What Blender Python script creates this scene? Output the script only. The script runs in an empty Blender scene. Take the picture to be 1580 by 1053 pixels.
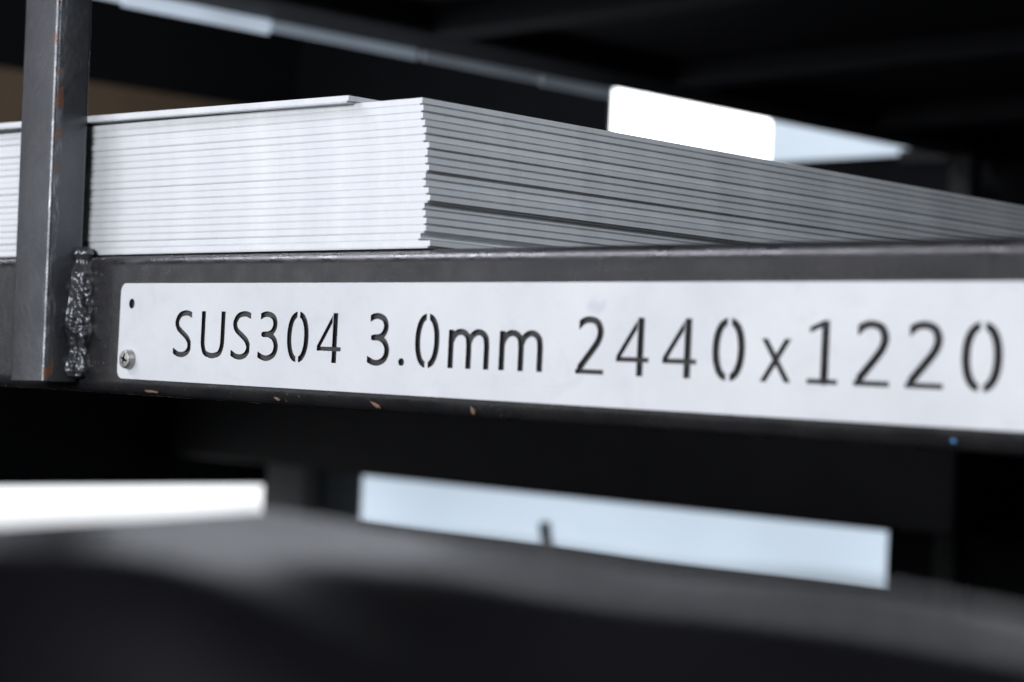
import bpy, bmesh, math, random
import numpy as np
from mathutils import Vector, Matrix, noise

random.seed(7)
SC = bpy.context.scene
COL = SC.collection

# ------------------------------------------------------------------ camera
cam_data = bpy.data.cameras.new('camera')
cam = bpy.data.objects.new('camera', cam_data)
COL.objects.link(cam)
right = Vector((0.6997, 0.7129, 0.0477))
down = Vector((0.0196, 0.0476, -0.9987))
fwd = Vector((-0.7142, 0.6997, 0.0193))
fwd.normalize()
right = (right - fwd * right.dot(fwd)).normalized()
up = right.cross(fwd)
M4 = Matrix((right, up, -fwd)).transposed().to_4x4()
M4.translation = Vector((0.5858, -0.5226, -0.0500))
cam.matrix_world = M4
cam_data.sensor_width = 36
cam_data.lens = 69.17
cam_data.clip_start = 0.01
cam_data.clip_end = 100
cam_data.dof.use_dof = True
cam_data.dof.focus_distance = 0.86
cam_data.dof.aperture_fstop = 8.6
SC.camera = cam

# ------------------------------------------------------------------ world and lamps (a dim hall, no sky)
W = bpy.data.worlds.new('World')
SC.world = W
W.use_nodes = True
W.node_tree.nodes['Background'].inputs['Color'].default_value = (0.75, 0.85, 1.0, 1)
W.node_tree.nodes['Background'].inputs['Strength'].default_value = 0.006


def area(name, loc, target, size, power, color=(1, 1, 1), size_y=None, spread=180):
    d = bpy.data.lights.new(name, 'AREA')
    d.energy = power
    d.color = color
    d.shape = 'RECTANGLE'
    d.size = size
    d.size_y = size_y or size
    d.spread = math.radians(spread)
    o = bpy.data.objects.new(name, d)
    COL.objects.link(o)
    o.location = loc
    o.rotation_euler = (Vector(target) - Vector(loc)).to_track_quat('-Z', 'Y').to_euler()
    return o


area('hall_light_front', (0.45, -3.0, 0.55), (-0.05, 0, 0), 2.0, 37.5, (0.95, 0.975, 1.0), 0.7, 110)
area('added_sheen_front_left', (-2.3, -2.2, 0.25), (-0.2, 0, 0.02), 2.0, 5.5, (0.93, 0.96, 1.0), 1.2, 120)  # added unseen lamp, gives the post's front face its sheen
area('added_side_fill', (0.47, 0.02, 0.36), (-0.012, 0.06, 0.03), 0.10, 0.80, (0.88, 0.94, 1.0), 0.10, 130)  # added unseen lamp close by, grades the stack's right face
area('hall_tube_overhead', (-1.7, -1.1, 1.6), (-0.1, 0, 0), 2.6, 24, (0.90, 0.89, 1.0), 0.05, 110)

SC.view_settings.view_transform = 'Standard'
SC.view_settings.look = 'None'
SC.view_settings.exposure = 0
SC.view_settings.gamma = 1
SC.view_settings.use_curve_mapping = False
SC.render.engine = 'CYCLES'
SC.cycles.use_denoising = True
SC.cycles.max_bounces = 5


# ------------------------------------------------------------------ materials
class NT:
    def __init__(self, name):
        self.m = bpy.data.materials.new(name)
        self.m.use_nodes = True
        self.t = self.m.node_tree
        self.n = self.t.nodes
        self.b = self.n['Principled BSDF']

    def new(self, typ, **kw):
        x = self.n.new(typ)
        for k, v in kw.items():
            if k in x.inputs:
                x.inputs[k].default_value = v
            else:
                setattr(x, k, v)
        return x

    def link(self, a, b):
        self.t.links.new(a, b)

    def coord(self, scale=(1, 1, 1), out='Object', loc=(0, 0, 0)):
        tc = self.new('ShaderNodeTexCoord')
        mp = self.new('ShaderNodeMapping')
        mp.inputs['Scale'].default_value = scale
        mp.inputs['Location'].default_value = loc
        self.link(tc.outputs[out], mp.inputs['Vector'])
        return mp.outputs['Vector']

    def noise(self, vec, scale, detail=4, rough=0.55, dist=0.0):
        x = self.new('ShaderNodeTexNoise')
        x.inputs['Scale'].default_value = scale
        x.inputs['Detail'].default_value = detail
        x.inputs['Roughness'].default_value = rough
        x.inputs['Distortion'].default_value = dist
        self.link(vec, x.inputs['Vector'])
        return x.outputs['Fac']

    def ramp(self, fac, stops):
        r = self.new('ShaderNodeValToRGB')
        while len(r.color_ramp.elements) < len(stops):
            r.color_ramp.elements.new(0.5)
        for e, (p, c) in zip(r.color_ramp.elements, stops):
            e.position = p
            e.color = c if len(c) == 4 else (*c, 1)
        self.link(fac, r.inputs['Fac'])
        return r.outputs['Color']

    def mix(self, fac, a, b, mode='MIX'):
        x = self.new('ShaderNodeMix')
        x.data_type = 'RGBA'
        x.blend_type = mode
        for i, v in ((0, fac), (6, a), (7, b)):
            if isinstance(v, (int, float)):
                x.inputs[i].default_value = v
            elif isinstance(v, tuple):
                x.inputs[i].default_value = (*v, 1)
            else:
                self.link(v, x.inputs[i])
        return x.outputs[2]

    def math(self, op, a, b=0.0):
        x = self.new('ShaderNodeMath', operation=op)
        for i, v in enumerate((a, b)):
            if isinstance(v, (int, float)):
                x.inputs[i].default_value = v
            else:
                self.link(v, x.inputs[i])
        return x.outputs[0]

    def bump(self, h, strength, dist):
        x = self.new('ShaderNodeBump')
        x.inputs['Strength'].default_value = strength
        x.inputs['Distance'].default_value = dist
        self.link(h, x.inputs['Height'])
        self.link(x.outputs[0], self.b.inputs['Normal'])

    def base(self, c):
        if isinstance(c, tuple):
            self.b.inputs['Base Color'].default_value = (*c, 1)
        else:
            self.link(c, self.b.inputs['Base Color'])

    def set(self, **kw):
        for k, v in kw.items():
            k = k.replace('_', ' ')
            if isinstance(v, (int, float, tuple)):
                self.b.inputs[k].default_value = v
            else:
                self.link(v, self.b.inputs[k])


def mat_beam(name, a, b, rust_amt, metallic=0.35, rough=(0.28, 0.5), edges=False):
    n = NT(name)
    v = n.coord()
    big = n.noise(v, 22, 5, 0.6)
    fine = n.noise(n.coord((1, 1, 1)), 420, 3, 0.6)
    streak = n.noise(n.coord((14, 220, 220)), 1.0, 4, 0.6)
    col = n.ramp(big, [(0.3, a), (0.7, b)])
    col = n.mix(n.ramp(streak, [(0.5, (0, 0, 0)), (0.8, (0.16, 0.16, 0.16))]), col, (0.09, 0.085, 0.085))
    # fine pale dust specks
    sp = n.ramp(n.noise(v, 900, 2, 0.5), [(0.64, (0, 0, 0)), (0.72, (0.6, 0.6, 0.6))])
    spm = n.math('MULTIPLY', sp, n.ramp(n.noise(v, 30, 3), [(0.48, (0, 0, 0)), (0.62, (1, 1, 1))]))
    col = n.mix(spm, col, (0.22, 0.21, 0.215))
    scf = n.math('MULTIPLY', n.ramp(n.noise(n.coord((7, 500, 700)), 1.0, 2, 0.5, 0.3), [(0.70, (0, 0, 0)), (0.74, (0.5,) * 3)]), n.ramp(n.noise(v, 17, 2), [(0.5, (0, 0, 0)), (0.6, (1, 1, 1))]))
    col = n.mix(scf, col, (0.15, 0.145, 0.15))
    # rust flecks
    rn = n.noise(v, 95, 6, 0.68, 0.6)
    if edges:      # long corner edges of the post are chipped and rusty
        sep = n.new('ShaderNodeSeparateXYZ')
        n.link(v, sep.inputs[0])
        ex = n.math('SUBTRACT', n.math('ABSOLUTE', n.math('ADD', sep.outputs['X'], 0.0156)), 0.0118)
        near = n.math('MINIMUM', n.math('MAXIMUM', n.math('MULTIPLY', ex, 260), 0.0), 1.0)
        front = n.math('LESS_THAN', sep.outputs['Y'], -0.0150)
        near = n.math('MULTIPLY', near, front)
        patch = n.ramp(n.noise(v, 38, 2, 0.5), [(0.42, (0, 0, 0)), (0.56, (1, 1, 1))])
        rn = n.math('ADD', rn, n.math('MULTIPLY', n.math('MULTIPLY', near, patch), 0.20))
        wear = n.math('MULTIPLY', n.ramp(n.noise(n.coord((500, 500, 90)), 1.0, 4, 0.7), [(0.50, (0, 0, 0)), (0.62, (0.6,) * 3)]), near)
        col = n.mix(wear, col, (0.24, 0.24, 0.255))
    rm = n.ramp(rn, [(rust_amt, (0, 0, 0)), (rust_amt + 0.035, (1, 1, 1))])
    col = n.mix(rm, col, (0.13, 0.055, 0.03))
    n.base(col)
    metallic = n.math('MULTIPLY', n.math('SUBTRACT', 1.0, rm), metallic)
    rg = n.ramp(n.noise(v, 60, 5, 0.6), [(0.3, (rough[0],) * 3), (0.7, (rough[1],) * 3)])
    n.set(Metallic=metallic, Roughness=rg)
    h = n.math('ADD', n.math('MULTIPLY', fine, 0.5), n.math('ADD', n.math('MULTIPLY', n.noise(v, 1500, 2, 0.6), 0.35), n.noise(v, 160, 4, 0.6)))
    n.bump(h, 0.45, 0.0004)
    return n.m


def mat_sheet():
    n = NT('stainless_sheet')
    tc = n.new('ShaderNodeTexCoord')
    oi = n.new('ShaderNodeObjectInfo')
    mp = n.new('ShaderNodeMapping')
    mp.inputs['Scale'].default_value = (60, 60, 8)
    n.link(tc.outputs['Object'], mp.inputs['Vector'])
    add = n.new('ShaderNodeVectorMath', operation='ADD')
    n.link(mp.outputs[0], add.inputs[0])
    n.link(oi.outputs['Random'], add.inputs[1])
    band = n.noise(n.coord((22, 22, 2)), 1.0, 5, 0.7)
    fine = n.noise(add.outputs[0], 9.0, 4, 0.7)
    col = n.ramp(band, [(0.3, (0.60, 0.62, 0.655)), (0.7, (0.79, 0.805, 0.83))])
    col = n.mix(n.math('MULTIPLY', fine, 0.25), col, (0.55, 0.57, 0.60))
    dirt = n.ramp(n.noise(add.outputs[0], 2.3, 5, 0.7), [(0.66, (0, 0, 0)), (0.78, (0.6, 0.6, 0.6))])
    col = n.mix(dirt, col, (0.42, 0.42, 0.43))
    n.base(col)
    n.set(Metallic=0.3, Roughness=n.ramp(fine, [(0.2, (0.36,) * 3), (0.8, (0.55,) * 3)]))
    n.bump(n.noise(n.coord((300, 300, 2400)), 1.0, 3, 0.6), 0.12, 0.0003)
    return n.m


def mat_plate():
    n = NT('satin_white_steel')
    v = n.coord()
    col = n.ramp(n.noise(v, 16, 5, 0.6), [(0.3, (0.53, 0.545, 0.575)), (0.72, (0.62, 0.635, 0.66))])
    # lavender finger smudge above the 2 and faint smears
    tc = n.new('ShaderNodeTexCoord')
    sub = n.new('ShaderNodeVectorMath', operation='SUBTRACT')
    sub.inputs[1].default_value = (0.0965, -0.0222, 0)
    n.link(tc.outputs['Object'], sub.inputs[0])
    sc = n.new('ShaderNodeVectorMath', operation='MULTIPLY')
    sc.inputs[1].default_value = (1 / 0.0085, 1 / 0.0042, 0)
    n.link(sub.outputs[0], sc.inputs[0])
    ln = n.new('ShaderNodeVectorMath', operation='LENGTH')
    n.link(sc.outputs[0], ln.inputs[0])
    d = n.math('ADD', ln.outputs['Value'], n.math('MULTIPLY', n.noise(v, 260, 4, 0.6), 1.1))
    sm = n.ramp(n.math('MULTIPLY', d, 0.5), [(0.42, (0.55,) * 3), (0.66, (0, 0, 0))])
    col = n.mix(sm, col, (0.45, 0.445, 0.53))
    smear = n.ramp(n.noise(n.coord((1, 1.6, 1)), 48, 5, 0.7, 0.8), [(0.54, (0, 0, 0)), (0.74, (0.6,) * 3)])
    col = n.mix(smear, col, (0.50, 0.51, 0.545))
    scr = n.math('MULTIPLY', n.ramp(n.noise(n.coord((9, 260, 1)), 1.0, 3, 0.6, 0.4), [(0.66, (0, 0, 0)), (0.70, (0.35,) * 3)]), n.ramp(n.noise(v, 34, 3), [(0.5, (0, 0, 0)), (0.62, (1, 1, 1))]))
    col = n.mix(scr, col, (0.46, 0.47, 0.50))
    spk = n.ramp(n.noise(v, 620, 2, 0.5), [(0.775, (0, 0, 0)), (0.80, (0.7,) * 3)])
    col = n.mix(spk, col, (0.25, 0.25, 0.26))
    n.base(col)
    n.set(Metallic=0.12, Roughness=n.ramp(n.noise(v, 70, 4), [(0.3, (0.42,) * 3), (0.7, (0.55,) * 3)]))
    n.bump(n.noise(n.coord((60, 1500, 60)), 1.0, 3, 0.6), 0.06, 0.0002)
    return n.m


def mat_simple(name, c1, c2, scale, rough, metallic=0.0, bump=0.0, bs=200, spec=0.5):
    n = NT(name)
    v = n.coord()
    n.base(n.ramp(n.noise(v, scale, 5, 0.6), [(0.3, c1), (0.7, c2)]))
    n.set(Roughness=rough, Metallic=metallic)
    n.b.inputs['Specular IOR Level'].default_value = spec
    if bump:
        n.bump(n.noise(v, bs, 4, 0.6), bump, 0.001)
    return n.m


def mat_glow(name, c, strength, scale=1.5, var=0.08):
    n = NT(name)
    f = n.noise(n.coord(), scale, 3, 0.5)
    lo = tuple(x * (1 - var) for x in c)
    hi = tuple(x * (1 + var) for x in c)
    col = n.ramp(f, [(0.3, lo), (0.7, hi)])
    n.base((0.6, 0.65, 0.7))
    n.link(col, n.b.inputs['Emission Color'])
    n.set(Roughness=0.3)
    n.b.inputs['Emission Strength'].default_value = strength
    return n.m


M_BEAM = mat_beam('dark_mill_steel', (0.014, 0.0142, 0.017), (0.031, 0.030, 0.0325), 0.70, 0.30, (0.18, 0.42))
M_POST = mat_beam('dark_painted_post', (0.062, 0.065, 0.074), (0.105, 0.108, 0.118), 0.68, 0.75, (0.26, 0.42), edges=True)
M_WELD = mat_simple('weld_metal', (0.035, 0.037, 0.042), (0.19, 0.195, 0.21), 45, 0.36, 0.7)
M_SHEET = mat_sheet()
M_PLATE = mat_plate()
M_CUT = mat_simple('laser_cut_edge_dark_recess', (0.015, 0.015, 0.018), (0.05, 0.05, 0.055), 300, 0.5, 0.4)
M_SCREW = mat_simple('screw_steel', (0.30, 0.29, 0.28), (0.52, 0.51, 0.50), 420, 0.38, 0.85, 0.3, 700)
M_RUST = mat_simple('rusty_pilot_hole', (0.12, 0.06, 0.03), (0.30, 0.15, 0.075), 900, 0.85)
M_FLAKE = mat_simple('tan_scale_flake', (0.045, 0.025, 0.018), (0.20, 0.12, 0.075), 700, 0.85)
M_BLUE = mat_simple('blue_paint', (0.05, 0.20, 0.42), (0.09, 0.30, 0.55), 400, 0.5)
M_DARK = mat_simple('dark_wall_paint', (0.004, 0.005, 0.007), (0.009, 0.010, 0.013), 4, 0.8, 0, 0, 200, 0.2)
M_RACK = mat_simple('black_rack_paint', (0.0025, 0.003, 0.004), (0.006, 0.0065, 0.008), 12, 0.6, 0, 0, 200, 0.2)
M_GREY = mat_simple('worn_grey_rack_paint', (0.018, 0.020, 0.021), (0.034, 0.034, 0.035), 18, 0.6, 0, 0, 200, 0.3)
M_COL = mat_simple('dark_grey_column_paint', (0.022, 0.024, 0.028), (0.035, 0.037, 0.042), 9, 0.6)
M_JOIST = mat_simple('black_joist_paint', (0.004, 0.0045, 0.006), (0.008, 0.009, 0.011), 9, 0.6, 0, 0, 200, 0.2)
M_BROWN = mat_simple('brown_board', (0.19, 0.13, 0.085), (0.26, 0.185, 0.12), 6, 0.8)
M_FILM = mat_simple('dark_plastic_film', (0.003, 0.003, 0.004), (0.007, 0.007, 0.009), 24, 0.26, 0.0, 0.0, 100, 1.0)
M_GLOW_A = mat_glow('daylight_pane_bright', (0.95, 0.98, 1.0), 5.0)
M_GLOW_B = mat_glow('daylight_pane_pale', (0.48, 0.57, 0.66), 1.0, 2.5, 0.2)
M_GLOW_D = mat_glow('daylight_pane_blue', (0.57, 0.68, 0.80), 1.0, 1.1, 0.25)
M_EDGE_GLOW_A = mat_glow('edge_glow_bright', (0.62, 0.74, 0.88), 0.55, 5, 0.3)  # emission stands in for the lit band under the rail, no opening there
M_EDGE_GLOW_B = mat_glow('edge_glow_dull', (0.55, 0.68, 0.82), 0.16, 5, 0.4)
M_EDGE_GLOW_C = mat_glow('edge_glow_dim', (0.5, 0.62, 0.74), 0.055, 5, 0.4)
M_GLOW_C = mat_glow('daylight_pane_white', (0.95, 0.97, 1.0), 1.4)


# ------------------------------------------------------------------ helpers
def link(name, me, mat, parent=None, smooth=False):
    if mat and not me.materials:
        me.materials.append(mat)
    if smooth:
        me.polygons.foreach_set('use_smooth', [True] * len(me.polygons))
    o = bpy.data.objects.new(name, me)
    COL.objects.link(o)
    o.parent = parent
    return o


def tag(o, label, cat, group=None, kind=None):
    o['label'] = label
    o['category'] = cat
    if group:
        o['group'] = group
    if kind:
        o['kind'] = kind
    return o


def struct(o):
    o['kind'] = 'structure'
    return o


def empty(name, loc=(0, 0, 0)):
    o = bpy.data.objects.new(name, None)
    COL.objects.link(o)
    o.location = loc
    o.empty_display_size = 0.02
    return o


def bevel_bm(bm, w, seg=2):
    bmesh.ops.bevel(bm, geom=bm.edges[:], offset=w, segments=seg, affect='EDGES', profile=0.5)


def box_bm(x0, x1, y0, y1, z0, z1, bev=0.0, seg=2, bm=None):
    t = bmesh.new()
    bmesh.ops.create_cube(t, size=1)
    for v in t.verts:
        v.co = Vector(((x0, x1)[v.co.x > 0], (y0, y1)[v.co.y > 0], (z0, z1)[v.co.z > 0]))
    if bev:
        bevel_bm(t, bev, seg)
    return t


def bm_mesh(name, bm):
    me = bpy.data.meshes.new(name)
    bmesh.ops.recalc_face_normals(bm, faces=bm.faces[:])
    bm.to_mesh(me)
    bm.free()
    return me


def box(name, dims, mat, parent=None, bev=0.0, seg=2, smooth=False):
    return link(name, bm_mesh(name, box_bm(*dims, bev=bev, seg=seg)), mat, parent, smooth)


def tube_mesh(name, axis, a0, a1, u0, u1, v0, v1, r, wall=0.003, seg=8, cuts=1):
    """hollow rectangular tube with rounded corners running along one axis"""
    def ring(u0, u1, v0, v1, r):
        pts = []
        for cx, cy, s in ((u1 - r, v1 - r, 0), (u0 + r, v1 - r, 90), (u0 + r, v0 + r, 180), (u1 - r, v0 + r, 270)):
            for k in range(seg + 1):
                t = math.radians(s + 90 * k / seg)
                pts.append((cx + r * math.cos(t), cy + r * math.sin(t)))
        return pts
    outer = ring(u0, u1, v0, v1, r)
    inner = ring(u0 + wall, u1 - wall, v0 + wall, v1 - wall, max(r - wall, r * 0.3))
    n = len(outer)

    def P(a, u, v):
        return {'x': (a, u, v), 'y': (u, a, v), 'z': (u, v, a)}[axis]
    verts, faces = [], []
    avals = [a0 + (a1 - a0) * k / cuts for k in range(cuts + 1)]
    for ringp in (outer, inner):
        for a in avals:
            verts += [P(a, *p) for p in ringp]
    off = n * (cuts + 1)
    for k in range(cuts):
        for i in range(n):
            j = (i + 1) % n
            faces.append((k * n + i, k * n + j, (k + 1) * n + j, (k + 1) * n + i))
            faces.append((off + k * n + j, off + k * n + i, off + (k + 1) * n + i, off + (k + 1) * n + j))
    for base in (0, cuts):
        for i in range(n):
            j = (i + 1) % n
            faces.append((base * n + i, base * n + j, off + base * n + j, off + base * n + i))
    me = bpy.data.meshes.new(name)
    me.from_pydata(verts, [], faces)
    bm = bmesh.new()
    bm.from_mesh(me)
    bmesh.ops.recalc_face_normals(bm, faces=bm.faces[:])
    bm.to_mesh(me)
    bm.free()
    me.polygons.foreach_set('use_smooth', [True] * len(me.polygons))
    me.set_sharp_from_angle(angle=math.radians(35))
    return me


# ------------------------------------------------------------------ setting: dark walls with lit openings
YB = 2.00      # inner face of the back wall
XL = -2.66     # inner face of the left wall


def wall_with_openings(name, us, vs, holes, fix, thick, axis):
    """slab split into cells, cells inside a hole left out"""
    bm = bmesh.new()
    for i in range(len(us) - 1):
        for j in range(len(vs) - 1):
            uc, vc = (us[i] + us[i + 1]) / 2, (vs[j] + vs[j + 1]) / 2
            if any(h[0] < uc < h[1] and h[2] < vc < h[3] for h in holes):
                continue
            d = (us[i], us[i + 1], fix, fix + thick, vs[j], vs[j + 1]) if axis == 'y' else \
                (fix - thick, fix, us[i], us[i + 1], vs[j], vs[j + 1])
            t = box_bm(*d)
            me = bpy.data.meshes.new('t')
            t.to_mesh(me)
            t.free()
            bm.from_mesh(me)
            bpy.data.meshes.remove(me)
    bmesh.ops.remove_doubles(bm, verts=bm.verts[:], dist=1e-5)
    # drop the interior faces shared by neighbouring cells
    seen = {}
    for f in bm.faces:
        seen.setdefault(tuple(sorted(v.index for v in f.verts)), []).append(f)
    bm.verts.index_update()
    kill = [f for fs in seen.values() if len(fs) > 1 for f in fs]
    bmesh.ops.delete(bm, geom=kill, context='FACES')
    return struct(link(name, bm_mesh(name, bm), M_DARK))


# windows in the back wall: x0, x1, z0, z1
WA = (-1.772, -1.420, 0.318, 0.62)
WB = (-1.420, -1.10, 0.318, 0.62)
WD = (-2.50, -1.143, -0.352, -0.251)
wall_with_openings('back_wall', sorted({-2.96, WA[0], WA[1], WB[1], WD[0], WD[1], 1.2}),
                   sorted({-1.0, WD[2], WD[3], WA[2], WA[3], 1.6}), [WA, WB, WD], YB, 0.08, 'y')
# window in the left wall: y0, y1, z0, z1
WC = (0.55, 1.97, -0.44, -0.288)
wall_with_openings('left_wall', sorted({-0.2, WC[0], WC[1], YB}), sorted({-1.0, WC[2], WC[3], 1.6}), [WC], XL, 0.08, 'x')


def window(axis, r, mat, label, sides=(1, 1)):
    if axis == 'y':
        cx = (r[0] + r[1]) / 2
        t = empty('window', (cx, YB + 0.04, r[2]))
        P = lambda a, b, y0, y1, c, d: (a - cx, b - cx, y0 - 0.04, y1 - 0.04, c - r[2], d - r[2])
    else:
        cy = (r[0] + r[1]) / 2
        t = empty('window', (XL - 0.04, cy, r[2]))
        P = lambda a, b, y0, y1, c, d: (-y1 + 0.04, -y0 + 0.04, a - cy, b - cy, c - r[2], d - r[2])
    box('pane', P(r[0] + 0.003, r[1] - 0.003, 0.006, 0.012, r[2] + 0.003, r[3] - 0.003), mat, t)
    f = 0.006
    e0, e1 = f * sides[0], f * sides[1]
    bars = [(r[0] + 0.0005, r[0] + f, r[2] + 0.0005, r[3] - 0.0005), (r[1] - f, r[1] - 0.0005, r[2] + 0.0005, r[3] - 0.0005),
                       (r[0] + e0, r[1] - e1, r[2] + 0.0005, r[2] + f * 0.6), (r[0] + e0, r[1] - e1, r[3] - f * 0.6, r[3] - 0.0005)]
    for a, b, c, d in [q for q, k in zip(bars, (*sides, 1, 1)) if k]:
        box('frame', P(a, b, -0.004, 0.005, c, d), M_RACK, t, 0.001, 1)
    return tag(t, label, 'window', 'lit windows behind the rack')


window('y', WA, M_GLOW_A, 'glaring white window above the right side of the sheet stack', (1, 0))
window('y', WB, M_GLOW_B, 'paler bluish window just right of the glaring white window', (0, 1))
window('y', WD, M_GLOW_D, 'long low pale blue window below the beam, right of the column')
window('x', WC, M_GLOW_C, 'blown out white window at lower left, below the beam')

# brown board on the left wall
tag(box('brown_board', (XL + 0.002, XL + 0.022, 0.6, 1.97, 0.10, 0.474), M_BROWN, None, 0.003),
    'blurred brown board against the dark wall behind the post', 'board')

# dark column in the corner between the two low windows
t = empty('corner_column', (-2.275, 1.79, -1.0))
link('shaft', tube_mesh('shaft', 'z', 0, 0.768, -0.158, 0.014, 0.0, 0.105, 0.01, 0.006), M_COL, t)
box('side_flange', (-0.030, 0.015, -0.008, -0.0005, 0, 0.768), M_RACK, t, 0.001, 1)
box('lintel', (-0.38, 1.42, -0.07, 0.19, 0.770, 0.93), M_RACK, t, 0.003, 1)
tag(t, 'dark steel column standing between the two bright low windows', 'column')

# upper shelf of the rack behind: rail along y with added glowing strips as its lit edge, black deck above it
t = empty('upper_shelf', (-1.013, 0.2, 0.30))
link('rail', tube_mesh('rail', 'y', 0, 1.78, 0.004, 0.09, 0.0, 0.09, 0.006, 0.004), M_RACK, t)
box('deck', (0.092, 1.35, 0.02, 1.78, 0.03, 0.05), M_RACK, t, 0.002, 1)
for y in (0.25, 0.62, 1.0, 1.4):
    link('joist', tube_mesh('joist', 'x', 0.0925, 1.34, y, y + 0.045, 0.0, 0.0295, 0.003, 0.003, 4), M_JOIST, t)
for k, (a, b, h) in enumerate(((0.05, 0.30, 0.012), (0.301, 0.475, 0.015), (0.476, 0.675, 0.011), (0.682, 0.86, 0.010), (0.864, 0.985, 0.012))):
    o = box('edge_glow_strip', (0.004, 0.0075, a, b, -h, -0.0005), (M_EDGE_GLOW_A, M_EDGE_GLOW_A, M_EDGE_GLOW_B, M_EDGE_GLOW_C, M_EDGE_GLOW_C)[k], t, 0.001, 1)  # band of light put in as glowing strips, stepped bright to dim
tag(t, 'dark upper shelf with a pale glowing strip along its lower edge, above the stack', 'shelf')

# grey frame standing at the far right behind the stack
t = empty('rear_frame', (-0.98, 1.90, -1.0))
link('upright', tube_mesh('upright', 'z', 0, 1.62, -0.014, 0.02, -0.014, 0.02, 0.003, 0.003), M_GREY, t)
link('crossbar', tube_mesh('crossbar', 'x', -0.105, -0.0145, -0.010, 0.012, 1.292, 1.314, 0.003, 0.003), M_GREY, t)
link('crossbar', tube_mesh('crossbar', 'x', -0.105, -0.0145, -0.010, 0.012, 0.845, 0.875, 0.003, 0.003), M_GREY, t)
tag(t, 'dim grey steel frame upright at the far right behind the stack', 'frame')

# small dark peg in front of the long low window
t = empty('peg', (-1.812, 1.955, -0.43))
o = box('pin', (-0.008, 0.008, -0.008, 0.008, 0.0, 0.135), M_RACK, t, 0.003)
o.rotation_euler = (0, math.radians(-12), 0)
box('foot', (-0.03, 0.03, -0.02, 0.02, -0.01, 0.004), M_RACK, t, 0.002, 1)
tag(t, 'short dark peg sticking up before the long low blue window', 'peg')

# ------------------------------------------------------------------ the steel rack (beam, post, weld)
rack = empty('steel_rack', (0, 0, -0.066))
tag(rack, 'dark steel rack frame with square tube beam and welded upright post', 'rack')
Z0 = 0.066
BEAM_TOP = 0.0006


def rz(me):
    me.transform(Matrix.Translation((0, 0, Z0)))
    return me


beam = link('front_beam', rz(tube_mesh('front_beam', 'x', -2.45, 0.95, 0.0, 0.066, -0.066, BEAM_TOP, 0.0062, 0.004, 10, 40)), M_BEAM, rack)
link('rear_beam', rz(tube_mesh('rear_beam', 'x', -2.45, 0.30, 1.17, 1.236, -0.066, BEAM_TOP - 0.0003, 0.0062, 0.004, 6)), M_BEAM, rack)
for x in (-2.30, -1.45, -0.60):
    link('support_arm', rz(tube_mesh('support_arm', 'y', 0.0665, 1.1695, x, x + 0.05, -0.052, BEAM_TOP - 0.0003, 0.005, 0.004, 6)), M_BEAM, rack)

# upright post, leaning slightly, welded to the front of the beam
me = tube_mesh('upright_post', 'z', 0, 0.36, -0.0312, 0.0, -0.0203, -0.0003, 0.0024, 0.002, 8, 30)
post = link('upright_post', me, M_POST, rack)
post.location = (-0.2478, 0, 0.0045)
post.rotation_euler = (0, math.radians(-1.35), 0)

# weld bead filling the corner between post and beam
NZ, NA = 260, 30
verts, faces = [], []
ztop, zbot = 0.0045, -0.0600
for i in range(NZ + 1):
    f = i / NZ
    z = ztop + (zbot - ztop) * f
    prof = [(0, 0.55), (0.06, 0.62), (0.10, 0.50), (0.2, 0.72), (0.35, 0.80), (0.5, 0.95), (0.62, 1.0), (0.70, 0.82), (0.77, 0.66), (0.86, 0.80), (0.94, 0.86), (1.0, 0.7)]
    lump = float(np.interp(f, [q[0] for q in prof], [q[1] for q in prof]))
    lump += 0.05 * noise.noise(Vector((5, 0, f * 13)))
    endk = min(1, (f + 0.004) / 0.03) * min(1, (1.004 - f) / 0.025)
    endk = math.sqrt(max(endk, 0.0))
    rx = 0.0112 * lump * endk
    ry = 0.0100 * lump * endk
    for j in range(NA + 1):
        t = math.radians(-3 + 96 * j / NA)
        ripple = 0.003 * math.sin(f * 150 + 3.0 * math.sin(t * 2) + 5 * noise.noise(Vector((f * 9, t, 1))))
        nn = 0.30 * noise.noise(Vector((t * 2.6 + f * 6, f * 11, 2.0))) + 0.09 * noise.noise(Vector((t * 5, f * 27, 7.0)))
        k = 1 + (ripple + nn) * math.sin(min(max(t, 0.0), math.pi / 2) * 2) ** 0.5
        verts.append((rx * k * math.cos(t), -ry * k * math.sin(t), z))
for i in range(NZ):
    for j in range(NA):
        a = i * (NA + 1) + j
        faces.append((a, a + 1, a + NA + 2, a + NA + 1))
me = bpy.data.meshes.new('weld_bead')
me.from_pydata(verts, [], faces)
weld = link('weld_bead', rz(me), M_WELD, rack, True)
weld.location = (-0.2489, 0.0004, 0)
# spatter blobs round the weld
sb = None
for k in range(8):
    if sb is None:
        bm = bmesh.new()
        bmesh.ops.create_icosphere(bm, subdivisions=2, radius=1)
        sb = bm_mesh('weld_spatter', bm)
        sb.polygons.foreach_set('use_smooth', [True] * len(sb.polygons))
    o = link('weld_spatter', sb, M_WELD, weld)
    r = random.uniform(0.0003, 0.0008)
    o.scale = (r, r * 0.6, r)
    o.location = (random.uniform(0.011, 0.024), -0.0004, Z0 + random.uniform(-0.058, -0.008))

# rust-rimmed pilot hole seen through the plate's empty screw hole
bm = bmesh.new()
bmesh.ops.create_circle(bm, cap_ends=True, radius=0.0033, segments=24)
bmesh.ops.rotate(bm, cent=(0, 0, 0), matrix=Matrix.Rotation(math.radians(90), 3, 'X'), verts=bm.verts)
r = bmesh.ops.inset_region(bm, faces=bm.faces[:], thickness=0.0014, depth=-0.0002)
o = link('pilot_hole', bm_mesh('pilot_hole', bm), M_RUST, rack)
o.location = (-0.2036, -0.0001, Z0 - 0.0230)


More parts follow.
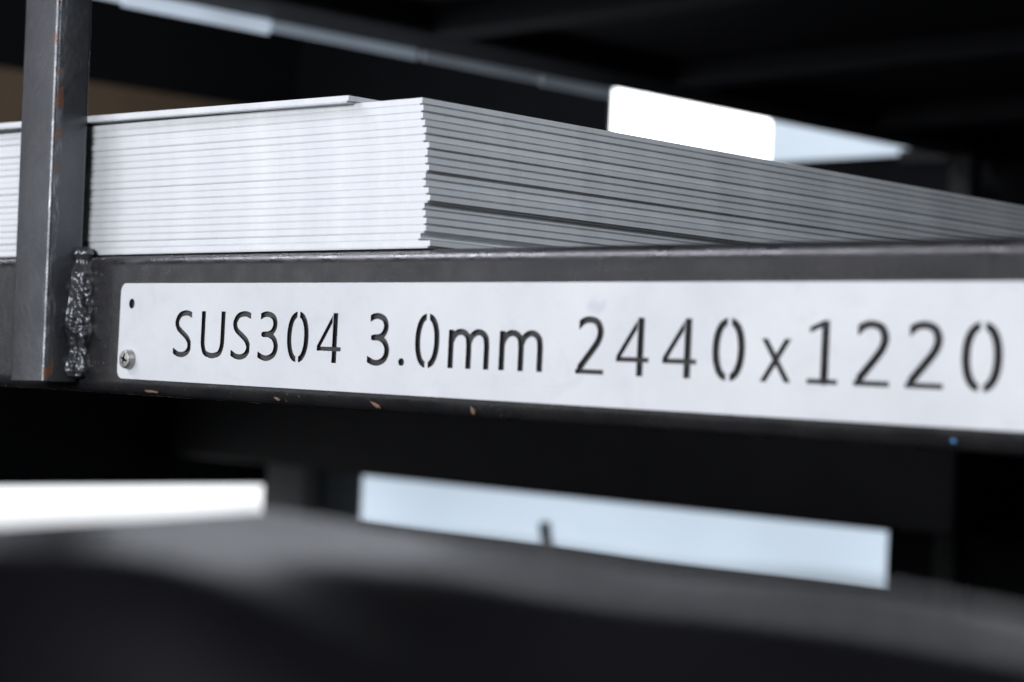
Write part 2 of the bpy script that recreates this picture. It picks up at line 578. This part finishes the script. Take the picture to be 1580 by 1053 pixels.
def flake(name, loc, size, mat, seed, flat=0.35, parent=rack):
    bm = bmesh.new()
    bmesh.ops.create_icosphere(bm, subdivisions=2, radius=1)
    for v in bm.verts:
        k = 1 + 0.55 * noise.noise(v.co * 1.6 + Vector((seed * 3.7, 0, 0)))
        v.co = Vector((v.co.x * size[0] * k, v.co.y * size[1] * k, v.co.z * size[2] * k))
    o = link(name, bm_mesh(name, bm), mat, parent, True)
    o.location = (loc[0], loc[1], loc[2] + Z0)
    return o


# tan flakes and a blue paint dab clinging to the lower corner of the beam
for k, (x, z, w) in enumerate(((-0.0265, -0.0628, 0.0036), (0.032, -0.0625, 0.0020), (-0.092, -0.0632, 0.0022),
                               (-0.188, -0.0637, 0.0060))):
    dz = -0.066 + 0.0062 - z
    y = 0.0062 - math.sqrt(max(0.0062 ** 2 - dz ** 2, 0))
    o = flake('scale_flake', (x, y, z), (w, 0.0005, 0.0009), M_FLAKE, k + 1)
    o.rotation_euler = (math.radians(-30), math.radians((25, 60, 20, 3)[k]), 0)
flake('paint_dab', (0.2482, 0.0008, -0.0622), (0.0012, 0.0004, 0.0012), M_BLUE, 9)

# ------------------------------------------------------------------ stack of stainless sheets
LX, LY, TH = 2.44, 1.22, 0.00300
bm = bmesh.new()
rings = []
for z, ix, iy in ((0.0, 0.0014, 0.00030), (0.00038, 0.0014, 0.00030), (0.00042, 0.0014, 0.00003), (0.00078, 0.0014, 0.0), (0.00082, 0.00012, 0.0),
                  (0.00095, 0.0, 0.0), (TH, 0.0, 0.0)):
    rings.append([bm.verts.new((x, y, z)) for x, y in ((-LX + ix, iy), (-ix, iy), (-ix, LY - iy), (-LX + ix, LY - iy))])
for a, b in zip(rings[:-1], rings[1:]):
    for i in range(4):
        j = (i + 1) % 4
        bm.faces.new((a[i], a[j], b[j], b[i]))
bm.faces.new(rings[0][::-1])
bm.faces.new(rings[-1])
sheet_me = bm_mesh('steel_sheet', bm)
sheet_me.materials.append(M_SHEET)
ORD = ['', 'second', 'third', 'fourth', 'fifth', 'sixth', 'seventh', 'eighth', 'ninth', 'tenth', 'eleventh', 'twelfth',
       'thirteenth', 'fourteenth', 'fifteenth', 'sixteenth', 'seventeenth', 'eighteenth', 'nineteenth', 'twentieth']
CX = [-19.7, -18.9, -19.0, -17.4, -16.5, -16.9, -14.5, -15.2, -14.8, -13.8, -15.7, -15.4, -13.3, -12.4, -15.5, -14.7, -13.8,
      -13.8, -17.0, -10.9]
rs = random.Random(3)
PITCH = 0.003055
for k in range(20):                      # k = 0 is the highest of the flush sheets
    o = link('steel_sheet', sheet_me, None)
    lvl = 19 - k
    o.location = (CX[k] / 1000 + 0.0102, 0.0035 + rs.uniform(-0.00012, 0.00012), BEAM_TOP + 0.0003 + PITCH * lvl)
    o.rotation_euler = (0, math.radians(0.60 * lvl / 19), math.radians(rs.uniform(-0.07, 0.07)))
    if k == 19:
        lab = 'lowest thin steel sheet of the stack, its corner jutting out over the beam'
    elif k == 18:
        lab = 'second lowest steel sheet of the stack, its corner set back furthest'
    elif k == 0:
        lab = 'second steel sheet from the top, highest one reaching the stack corner'
    else:
        lab = ORD[k + 1] + ' steel sheet from the top of the pale stack' if k < 13 else \
            ORD[19 - k + 1] + ' steel sheet from the bottom of the pale stack'
    tag(o, lab, 'steel sheet', 'stainless sheets stacked on the beam')
o = link('steel_sheet', sheet_me, None)
o.location = (-0.0508, -0.0012, BEAM_TOP + 0.0003 + PITCH * 20 + 0.0001)
o.rotation_euler = (0, math.radians(1.05), 0)
tag(o, 'topmost steel sheet, shifted left so its corner stops short of the stack', 'steel sheet', 'stainless sheets stacked on the beam')


# ------------------------------------------------------------------ stencil name plate
H = 21.0       # cap height in millimetres
AX = 1.25      # stems are this much thicker than bars
HW = 1.28      # half stroke in millimetres (bars)


def catmull(pts, n=10):
    P = [np.array(p, float) for p in pts]
    P = [2 * P[0] - P[1]] + P + [2 * P[-1] - P[-2]]
    out = []
    for i in range(1, len(P) - 2):
        for k in range(n):
            t = k / n
            a, b, c, d = P[i - 1], P[i], P[i + 1], P[i + 2]
            out.append(0.5 * ((2 * b) + (-a + c) * t + (2 * a - 5 * b + 4 * c - d) * t * t + (-a + 3 * b - 3 * c + d) * t ** 3))
    out.append(P[-2])
    return np.array(out)


def stroke(pts, hw=None, clip=()):
    return dict(p=np.array(pts, float), hw=hw or HW, clip=clip)


def glyph(ch, w):
    c = catmull
    if ch == 'S':
        k = w / 14.8
        return [stroke(c([(14.6 * k, 18.95), (11.6 * k, 19.85), (8.6 * k, 19.95), (5.0 * k, 18.9), (2.9 * k, 15.9), (4.0 * k, 13.0), (7.6 * k, 10.8),
                          (11.4 * k, 8.4), (13.2 * k, 5.2), (11.6 * k, 2.3), (8.0 * k, 1.0), (4.0 * k, 1.25), (0.4 * k, 2.7)]),
                       clip=((-1, 0, 14.3 * k), (1, 0, -0.3)))]
    if ch == 'U':
        e = 1.25
        return [stroke(np.vstack([[(e, 21.5), (e, 12)], c([(e, 9.0), (e + 0.25, 5.6), (e + 2.0, 2.3), (w / 2 - 1.6, 1.15), (w / 2 + 1.6, 1.15),
                                                         (w - e - 2.0, 2.3), (w - e - 0.25, 5.6), (w - e, 9.0)]), [(w - e, 12), (w - e, 21.5)]]),
                       clip=((0, -1, 21.0),))]
    if ch == '3':
        k = w / 14.0
        return [stroke(c([(0.6 * k, 18.6), (3.6 * k, 19.8), (7.0 * k, 19.95), (10.4 * k, 18.7), (11.7 * k, 15.8), (10.4 * k, 12.9), (7.6 * k, 11.5), (3.6 * k, 11.2)]),
                       clip=((1, 0, -1.2 * k), (1, 0, -1.2 * k))),
                stroke(c([(3.6 * k, 11.2), (7.6 * k, 11.05), (11.2 * k, 9.3), (12.7 * k, 6.0), (11.3 * k, 2.7), (7.6 * k, 1.05), (3.8 * k, 1.15), (-0.2 * k, 2.5)]),
                       clip=((1, 0, 0.0),))]
    if ch == '0':
        e = 1.3
        out = []
        for s in (-1, 1):
            pts = []
            for i in range(41):
                t = math.radians(-90 + 180 * i / 40)
                cx = math.copysign(abs(math.cos(t)) ** 0.86, 1)
                pts.append((w / 2 + s * (w / 2 - e) * cx, H / 2 + (H / 2 - 0.9) * math.copysign(abs(math.sin(t)) ** 0.95, t)))
            out.append(stroke(pts, clip=((s, 0, -s * (w / 2 + s * 0.78)),)))
        return out
    if ch == '4':
        sx = 0.735 * w
        e = 1.22
        yb = 5.9
        return [stroke([(sx, -0.5), (sx, 21.5)], clip=((0, -1, 21.0), (0, 1, 0))),
                stroke([(-1, yb), (w + 1, yb)], hw=0.95, clip=((1, 0, 0), (-1, 0, w))),
                stroke([(0.35, yb - 0.2), (sx - 0.1, 20.9)], hw=0.92, clip=((-1, 0, sx - e - 0.62), (0, 1, -yb + 0.95), (1, 0, 0)))]
    if ch == '.':
        return [stroke([(w / 2, 1.55), (w / 2, 1.75)], hw=1.5)]
    if ch == 'm':
        e, h = 1.25, 15.2
        m = w / 2 + 0.1
        res = [stroke([(e, -0.5), (e, h + 0.5)], clip=((0, 1, 0), (0, -1, h)))]
        for a, b in ((e, m), (m, w - e)):
            res.append(stroke(np.vstack([c([(a + 0.1, 10.4), (a + 1.5, 12.7), (a + 4.2, 14.25), (b - 3.0, 14.1), (b - 0.7, 12.4), (b, 9.2)]), [(b, 5), (b, -0.5)]]),
                              clip=((0, 1, 0),)))
        return res
    if ch == 'x':
        h = 14.7
        return [stroke([(1.3 - 0.4, -0.6), (w - 1.6 + 0.4, h + 0.6)], hw=0.98, clip=((0, 1, 0), (0, -1, h))),
                stroke([(w - 1.3 + 0.4, -0.6), (1.6 - 0.4, h + 0.6)], hw=0.98, clip=((0, 1, 0), (0, -1, h)))]
    if ch == '2':
        k = w / 14.0
        return [stroke(np.vstack([c([(0.6 * k, 17.4), (3.2 * k, 19.3), (6.6 * k, 19.95), (10.2 * k, 18.9), (11.8 * k, 15.7), (10.8 * k, 12.2), (8.2 * k, 8.9)]),
                                  [(1.2 * k, 1.3)]]), clip=((1, 0, -1.0 * k), (0, 1, 0))),
                stroke([(-1, 0.95), (w + 1, 0.95)], hw=0.95, clip=((1, 0, 0), (-1, 0, w)))]
    if ch == '1':
        sx = 0.57 * w
        return [stroke([(sx, 0.9), (sx, 21.5)], clip=((0, -1, 21.0),)),
                stroke([(0.2, 17.6), (sx, 20.3)], hw=0.95, clip=((1, 0, -0.6), (0, -1, 21.0))),
                stroke([(-1, 0.9), (w + 1, 0.9)], hw=0.9, clip=((1, 0, 0), (-1, 0, w)))]


def contours(ch, w):
    g = 0.09
    xs = np.arange(-1.5, w + 1.5, g)
    ys = np.arange(-1.5, H + 1.5, g)
    X, Y = np.meshgrid(xs, ys)
    D = np.full(X.shape, 1e9)
    for s in glyph(ch, w):
        d = np.full(X.shape, 1e9)
        p = s['p']
        for a, b in zip(p[:-1], p[1:]):
            ax, ay, bx, by = a[0] / AX, a[1], b[0] / AX, b[1]
            dx, dy = bx - ax, by - ay
            L = dx * dx + dy * dy
            if L < 1e-9:
                continue
            t = np.clip(((X / AX - ax) * dx + (Y - ay) * dy) / L, 0, 1)
            d = np.minimum(d, np.hypot(X / AX - ax - t * dx, Y - ay - t * dy))
        d = d - s['hw']
        for (nx, ny, cc) in s['clip']:          # keep nx*x + ny*y + cc > 0
            d = np.maximum(d, -(nx * X + ny * Y + cc))
        D = np.minimum(D, d)
    D = np.where(np.abs(D) < 1e-7, 1e-7, D)
    # marching squares, segments keyed by grid edge
    ins = D < 0
    nxt = {}
    code = ins[:-1, :-1] * 1 + ins[:-1, 1:] * 2 + ins[1:, 1:] * 4 + ins[1:, :-1] * 8
    T = {1: [(3, 0)], 2: [(0, 1)], 3: [(3, 1)], 4: [(1, 2)], 5: [(3, 2), (1, 0)], 6: [(0, 2)], 7: [(3, 2)], 8: [(2, 3)], 9: [(2, 0)],
         10: [(0, 3), (2, 1)], 11: [(2, 1)], 12: [(1, 3)], 13: [(1, 0)], 14: [(0, 3)]}

    def ekey(i, j, e):
        return (('h', i, j), ('v', i, j + 1), ('h', i + 1, j), ('v', i, j))[e]

    def epos(k):
        t, i, j = k
        if t == 'h':
            a, b = D[i, j], D[i, j + 1]
            return (xs[j] + g * a / (a - b), ys[i])
        a, b = D[i, j], D[i + 1, j]
        return (xs[j], ys[i] + g * a / (a - b))
    for i, j in zip(*np.nonzero((code > 0) & (code < 15))):
        for a, b in T[int(code[i, j])]:
            nxt[ekey(i, j, a)] = ekey(i, j, b)
    loops = []
    while nxt:
        st = next(iter(nxt))
        cur, lp = st, []
        while cur in nxt:
            lp.append(epos(cur))
            cur = nxt.pop(cur)
        if len(lp) > 8:
            loops.append(simplify(np.array(lp), 0.02))
    return loops


def simplify(p, tol):
    def dp(a, b):
        if b - a < 2:
            return []
        q = p[a + 1:b]
        d = p[b] - p[a]
        L = np.hypot(*d)
        if L < 1e-9:
            dist = np.hypot(*(q - p[a]).T)
        else:
            dist = np.abs(d[0] * (q[:, 1] - p[a][1]) - d[1] * (q[:, 0] - p[a][0])) / L
        i = int(dist.argmax())
        if dist[i] < tol:
            return []
        m = a + 1 + i
        return dp(a, m) + [m] + dp(m, b)
    n = len(p)
    h = int(np.hypot(*(p - p[0]).T).argmax())
    idx = [0] + dp(0, h) + [h] + dp(h, n - 1)
    return p[idx]


TEXT = [('S', -169.0, 14.8), ('U', -147.0, 17.4), ('S', -124.7, 14.8), ('3', -104.7, 14.1), ('0', -84.1, 14.3), ('4', -63.8, 15.9),
        ('3', -30.9, 13.5), ('.', -11.2, 3.4), ('0', -1.4, 13.9), ('m', 18.3, 22.7), ('m', 47.0, 22.9), ('2', 87.2, 14.2),
        ('4', 107.2, 15.7), ('4', 129.3, 15.6), ('0', 152.1, 13.8), ('x', 172.7, 13.2), ('1', 192.3, 12.4), ('2', 211.0, 13.8),
        ('2', 230.7, 14.0), ('0', 251.2, 13.9)]
BASE = -47.0

def arc(cx, cy, r, a0, a1, n):
    return [(cx + r * math.cos(math.radians(a0 + (a1 - a0) * k / n)), cy + r * math.sin(math.radians(a0 + (a1 - a0) * k / n))) for k in range(n + 1)]


PX0, PX1, PZ0, PZ1, PR = -213.6, 309.0, -58.5, -13.4, 4.2


def plate_loops():
    loops = [arc(PX1 - PR, PZ1 - PR, PR, 0, 90, 12) + arc(PX0 + PR, PZ1 - PR, PR, 90, 180, 12) +
             arc(PX0 + PR, PZ0 + PR, PR, 180, 270, 12) + arc(PX1 - PR, PZ0 + PR, PR, 270, 360, 12)]
    for hx, hz in ((-204.0, -23.0), (-203.3, -49.4), (300.0, -23.0), (300.0, -49.6)):
        loops.append(arc(hx, hz, 2.4, 0, 352, 30))
    for ch, x, w in TEXT:
        for lp in contours(ch, w):
            q = [(x + a, BASE + b) for a, b in lp]
            loops.append([p for i, p in enumerate(q) if math.dist(p, q[i - 1]) > 0.015])
    return loops


def shoelace(p):
    return abs(sum(p[i - 1][0] * p[i][1] - p[i][0] * p[i - 1][1] for i in range(len(p)))) / 2


def plate_mesh(loops):
    cu = bpy.data.curves.new('plate_outline', 'CURVE')
    cu.dimensions = '2D'
    cu.fill_mode = 'BOTH'
    for pts in loops:
        sp = cu.splines.new('POLY')
        sp.points.add(len(pts) - 1)
        for q, p in zip(sp.points, pts):
            q.co = (p[0] / 1000, p[1] / 1000, 0, 1)
        sp.use_cyclic_u = True
    cu.extrude = 0.00035
    cu.bevel_depth = 0.00008
    cu.bevel_resolution = 1
    tmp = bpy.data.objects.new('tmp', cu)
    COL.objects.link(tmp)
    dg = bpy.context.evaluated_depsgraph_get()
    me = bpy.data.meshes.new_from_object(tmp.evaluated_get(dg))
    bpy.data.objects.remove(tmp)
    area = sum(p.area for p in me.polygons if p.normal.z > 0.95) * 1e6
    return me, area


for HW in (1.28, 1.26, 1.24, 1.27, 1.22, 1.20):      # take the first stroke width whose fill comes out whole
    loops = plate_loops()
    want = shoelace(loops[0]) - sum(shoelace(p) for p in loops[1:])
    pm, got = plate_mesh(loops)
    print('plate fill', HW, round(want), round(got))
    if abs(got / want - 1) < 0.03:
        break
pm.name = 'plate'
pm.materials.clear()
plate_root = empty('name_plate', (0, -0.0007, 0))
plate = link('plate', pm, M_PLATE, plate_root)
plate.rotation_euler = (math.radians(90), 0, 0)
pm.materials.append(M_CUT)
for p in pm.polygons:
    if abs(p.normal.z) < 0.3:
        p.material_index = 1
tag(plate_root, 'white steel stencil plate with cut-out size lettering on the beam', 'sign')

# pan head screw with a cross recess (the lower left one, and its twin at the far end)
NR, NT_ = 44, 120
R0, HT = 0.0047, 0.0034


def head_h(r, a):
    q = r / R0
    h = HT * (1 - 0.12 * q ** 2 - 0.88 * max(0, (q - 0.80) / 0.20) ** 2.6)
    a = a + 0.25
    x, y = abs(r * math.cos(a)), abs(r * math.sin(a))
    arm = 0.0028
    hw = 0.00052
    d = 0.0
    for u, v in ((x, y), (y, x)):
        if u < arm:
            d = max(d, min(1, max(0, (hw * (1.25 - 0.5 * u / arm) - v) / 0.00012)) * min(1, (arm - u) / 0.0005))
    if x + y < 0.0014:
        d = max(d, 1)
    return h - 0.0024 * d * (1 - 0.35 * q)


verts, faces = [(0, -head_h(0, 0), 0)], []
for i in range(1, NR + 1):
    r = R0 * i / NR
    for j in range(NT_):
        a = 2 * math.pi * j / NT_
        verts.append((r * math.cos(a), -max(head_h(r, a), 0.0004), r * math.sin(a)))
for j in range(NT_):
    verts.append((R0 * math.cos(2 * math.pi * j / NT_), 0, R0 * math.sin(2 * math.pi * j / NT_)))
for j in range(NT_):
    faces.append((0, 1 + j, 1 + (j + 1) % NT_))
for i in range(NR):
    for j in range(NT_):
        a, b = 1 + i * NT_ + j, 1 + i * NT_ + (j + 1) % NT_
        faces.append((a, a + NT_, b + NT_, b))
sm = bpy.data.meshes.new('screw')
sm.from_pydata(verts, [], faces)
bm = bmesh.new()
bm.from_mesh(sm)
bmesh.ops.recalc_face_normals(bm, faces=bm.faces[:])
bm.to_mesh(sm)
bm.free()
sm.polygons.foreach_set('use_smooth', [True] * len(sm.polygons))
sm.set_sharp_from_angle(angle=math.radians(50))
sm.materials.append(M_SCREW)
sm.materials.append(M_CUT)
for p in sm.polygons:
    c = p.center
    q = math.hypot(c.x, c.z) / R0
    if q < 0.75 and -c.y < HT * (1 - 0.12 * q * q) - 0.0005:
        p.material_index = 1  # recess darkness put in by colour, picked by depth
for x, z in ((-0.2033, -0.0494), (0.3, -0.0496)):
    s = link('screw', sm, M_SCREW, plate_root)
    s.location = (x, -0.0007, z)
    s['label'] = 'silver pan head screw with cross recess'

# ------------------------------------------------------------------ dark film over a bundle in the near foreground
NX, NY = 150, 150
verts, faces = [], []


def film_z(x, y):
    z = -0.0772
    z += 0.0009 * noise.noise(Vector((x * 9, y * 5, 0.3)))
    z += 0.0016 * noise.noise(Vector((x * 24 + y * 10, y * 12, 4.0)))
    return z


fx0, fx1, fy0, fy1 = 0.279, 1.15, -1.05, -0.286
for j in range(NY + 1):
    for i in range(NX + 1):
        u, v = i / NX, j / NY
        x = fx0 + (fx1 - fx0) * u ** 1.5
        y = fy1 + (fy0 - fy1) * v ** 1.5
        x += (y - fy1) * -0.08 * (1 - u)
        y += 0.085 * (x - fx0) * (1 - v)
        d1, d2 = (x - (fx0 - (y - fy1) * 0.08)) * 1.3, fy1 + 0.085 * (x - fx0) * (1 - v) - y
        d = (d1 + d2 - math.sqrt((d1 - d2) ** 2 + 0.03 ** 2)) / 2 + 0.008
        d0 = min(d1, d2)
        e = max(0.0, d - 0.075 - 0.045 * noise.noise(Vector((x * 5.5, y * 5.5, 9.0))))
        fall = 0.40 * (math.sqrt(e * e + 0.035 ** 2) - 0.035)
        z = film_z(x, y) - 0.004 * math.exp(-d0 / 0.006) - fall
        wv = 0.02 * noise.noise(Vector((x * 6, y * 6, 2.0)))
        ph = d / 0.042 - 3.4 * (x - 0.30) + 0.3 + 0.8 * noise.noise(Vector((x * 5, y * 5, 3.0)))
        z += 0.0007 * math.sin(2 * math.pi * ph) * min(1.0, d0 / 0.02)
        z += 0.0024 * math.exp(-((d - 0.085 - 0.30 * max(0.0, x - 0.33) - 0.5 * wv) / 0.013) ** 2)
        verts.append((x, y, z))
n1 = NX + 1
for j in range(NY):
    for i in range(NX):
        a = j * n1 + i
        faces.append((a, a + n1, a + n1 + 1, a + 1))
# skirt hanging from the rim so that the bundle has depth
rim = [i for i in range(n1)] + [j * n1 + NX for j in range(1, NY + 1)] + [NY * n1 + i for i in range(NX - 1, -1, -1)] + [j * n1 for j in range(NY - 1, 0, -1)]
b0 = len(verts)
for k, r in enumerate(rim):
    x, y, z = verts[r]
    verts.append((x + 0.002 * noise.noise(Vector((k * .15, 0, 0))), y + 0.002 * noise.noise(Vector((0, k * .15, 0))), -0.62))
for k in range(len(rim)):
    q = (k + 1) % len(rim)
    faces.append((rim[k], rim[q], b0 + q, b0 + k))
me = bpy.data.meshes.new('wrapped_bundle')
me.from_pydata(verts, [], faces)
bm = bmesh.new()
bm.from_mesh(me)
bmesh.ops.recalc_face_normals(bm, faces=bm.faces[:])
bm.to_mesh(me)
bm.free()
tag(link('wrapped_bundle', me, M_FILM, None, True), 'blurred dark glossy film with soft waves along the bottom foreground', 'bundle')
